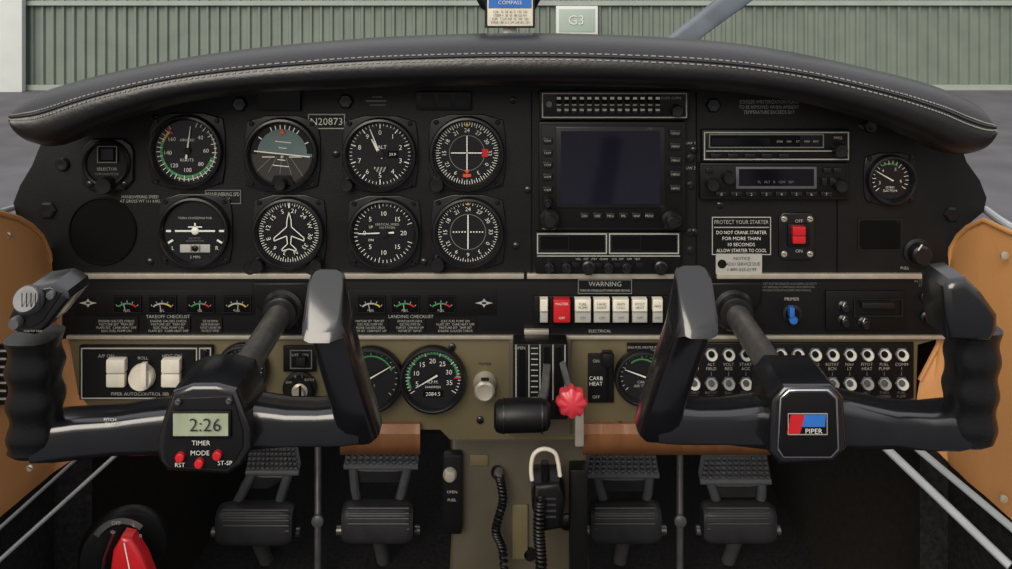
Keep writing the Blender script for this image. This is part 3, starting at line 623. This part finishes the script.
# fuel selector
a=Ob('fuel_selector'); M=Matrix.Rotation(math.radians(24),3,'Z')
a.lathe(124,552,.0,[(42,-8),(42,0),(40,3),(37,4),(0,4)],BLK,56,M)
for t,px,py in(('OFF',116,523),('L',134,525),('R',141,536)): a.text(t,px,py,4,LBL,-.02)
a.arc(122,551,27,33,-60,40,-.0165,PEDM)
a.prism([(108,582),(112,552),(120,538),(130,540),(142,560),(152,585)],-.034,.016,RED,.004)
a.tube([P(100,590,-.02),P(104,556,-.024),P(113,532,-.024)],.0025,CHR,10)
a.line(124,543,130,572,1.2,-.0345,WHT); a.done()
# compass at windshield top
a=Ob('magnetic_compass')
a.prism([(476,-60),(541,-60),(541,0),(536,9),(524,16),(493,16),(481,9),(476,0)],.05,.06,BLK,.008)
a.rect(487,-4,533,26,.04,.004,IVO,.0006); a.rect(488.5,-3,531.5,8,.0392,.001,BLU); a.text('FOR   N  30  60  E  120  150\nSTEER 0  28  62  88 122 151\nFOR   S 210 240  W  300  330\nSTEER 180 212 239 268 301 331',510,17,2.6,BLK,.0385,wmax=38); a.text('COMPASS',510,2.5,4,WHT,.0385)
a.rect(503,24,517,56,.05,.02,SIL,.002); a.frame(485,-6,535,28,2,.039,.003,BLK); a.done()
a=Ob('windshield_reflection'); a.sect([(P(628,80,.3),Vector((.02,0,0)),Vector((0,.006,0))),(P(760,-20,.3),Vector((.026,0,0)),Vector((0,.006,0))),(P(860,-100,.3),Vector((.028,0,0)),Vector((0,.006,0)))],REFL); a.done()  # windscreen reflection modelled as a solid grey diagonal bar, not a structural part
a=Ob('window_rim')
a.tube([P(986,210,.02),P(998,219,-.02),P(1012,228,-.05),P(1040,240,-.09)],.004,FROST,10); a.done()
a=Ob('window_rim'); a.tube([P(13,208,.02),P(0,212,-.05),P(-30,204,-.1)],.003,FROST,10); a.done()
# ---------------------------------------------------------------- outside
GZ=-1.38
a=Ob('ground'); a.box(Vector((0,9,GZ-.05)),(60,60,.1),ASP); a.done()
HY=10.9
a=Ob('hangar_wall'); rings=[]; x=-14.0
prof=[(0,0),(.075,0),(.09,-.035),(.12,-.035)]
while x<14:
    for dx,dy in prof: rings.append([Vector((x+dx,HY+dy,GZ)),Vector((x+dx,HY+dy,GZ+5))])
    x+=.135
a.loft(rings,HANG,False,False)
a.box(Vector((0,HY-.06,Z(3,HY-.06))),(28,.05,.06),HTRIM); a.box(Vector((0,HY-.05,GZ+.04)),(28,.05,.07),HTRIM)
a.done()
a=Ob('hangar_door'); yy=HY-.15; a.box(Vector((X(-40,yy),yy,GZ+1.3)),((X(24,yy)-X(-104,yy)),.1,2.6),WALLW,.01); a.done()
a=Ob('hangar_sign'); a.rect(556,6,598,35,HY-.12,.06,WALLW,.01); a.rect(559,9,595,32,HY-.13,.03,SIGN,.004); a.text('G3',576,20,10,WHT,HY-.145); a.done()
# ---------------------------------------------------------------- light, camera
w=bpy.data.worlds.new('overcast_sky'); bpy.context.scene.world=w; w.use_nodes=True
n=w.node_tree.nodes; l=w.node_tree.links; bg=n['Background']
tc=n.new('ShaderNodeTexCoord'); sp=n.new('ShaderNodeSeparateXYZ'); rp_=n.new('ShaderNodeValToRGB')
l.new(tc.outputs['Generated'],sp.inputs[0]); l.new(sp.outputs['Z'],rp_.inputs['Fac']); l.new(rp_.outputs['Color'],bg.inputs['Color'])
rp_.color_ramp.elements[0].position=0; rp_.color_ramp.elements[0].color=(.40,.385,.37,1)
rp_.color_ramp.elements[1].position=.8; rp_.color_ramp.elements[1].color=(1.0,1.0,1.03,1)
bg.inputs['Strength'].default_value=1.2
sd=bpy.data.lights.new('sun','SUN'); sd.energy=3.4; sd.angle=.7; sd.color=(1,.92,.8)
so=bpy.data.objects.new('sun',sd); so.rotation_euler=(math.radians(58),0,math.radians(-22)); bpy.context.scene.collection.objects.link(so)
cd=bpy.data.cameras.new('camera'); co=bpy.data.objects.new('camera',cd); bpy.context.scene.collection.objects.link(co)
co.location=(0,-D,ZC); co.rotation_euler=(math.pi/2,0,0); cd.sensor_width=36; cd.lens=36*D/1.012; cd.shift_y=-(284.5-V)/1012; cd.clip_start=.02
bpy.context.scene.camera=co
bpy.context.scene.view_settings.view_transform='Standard'
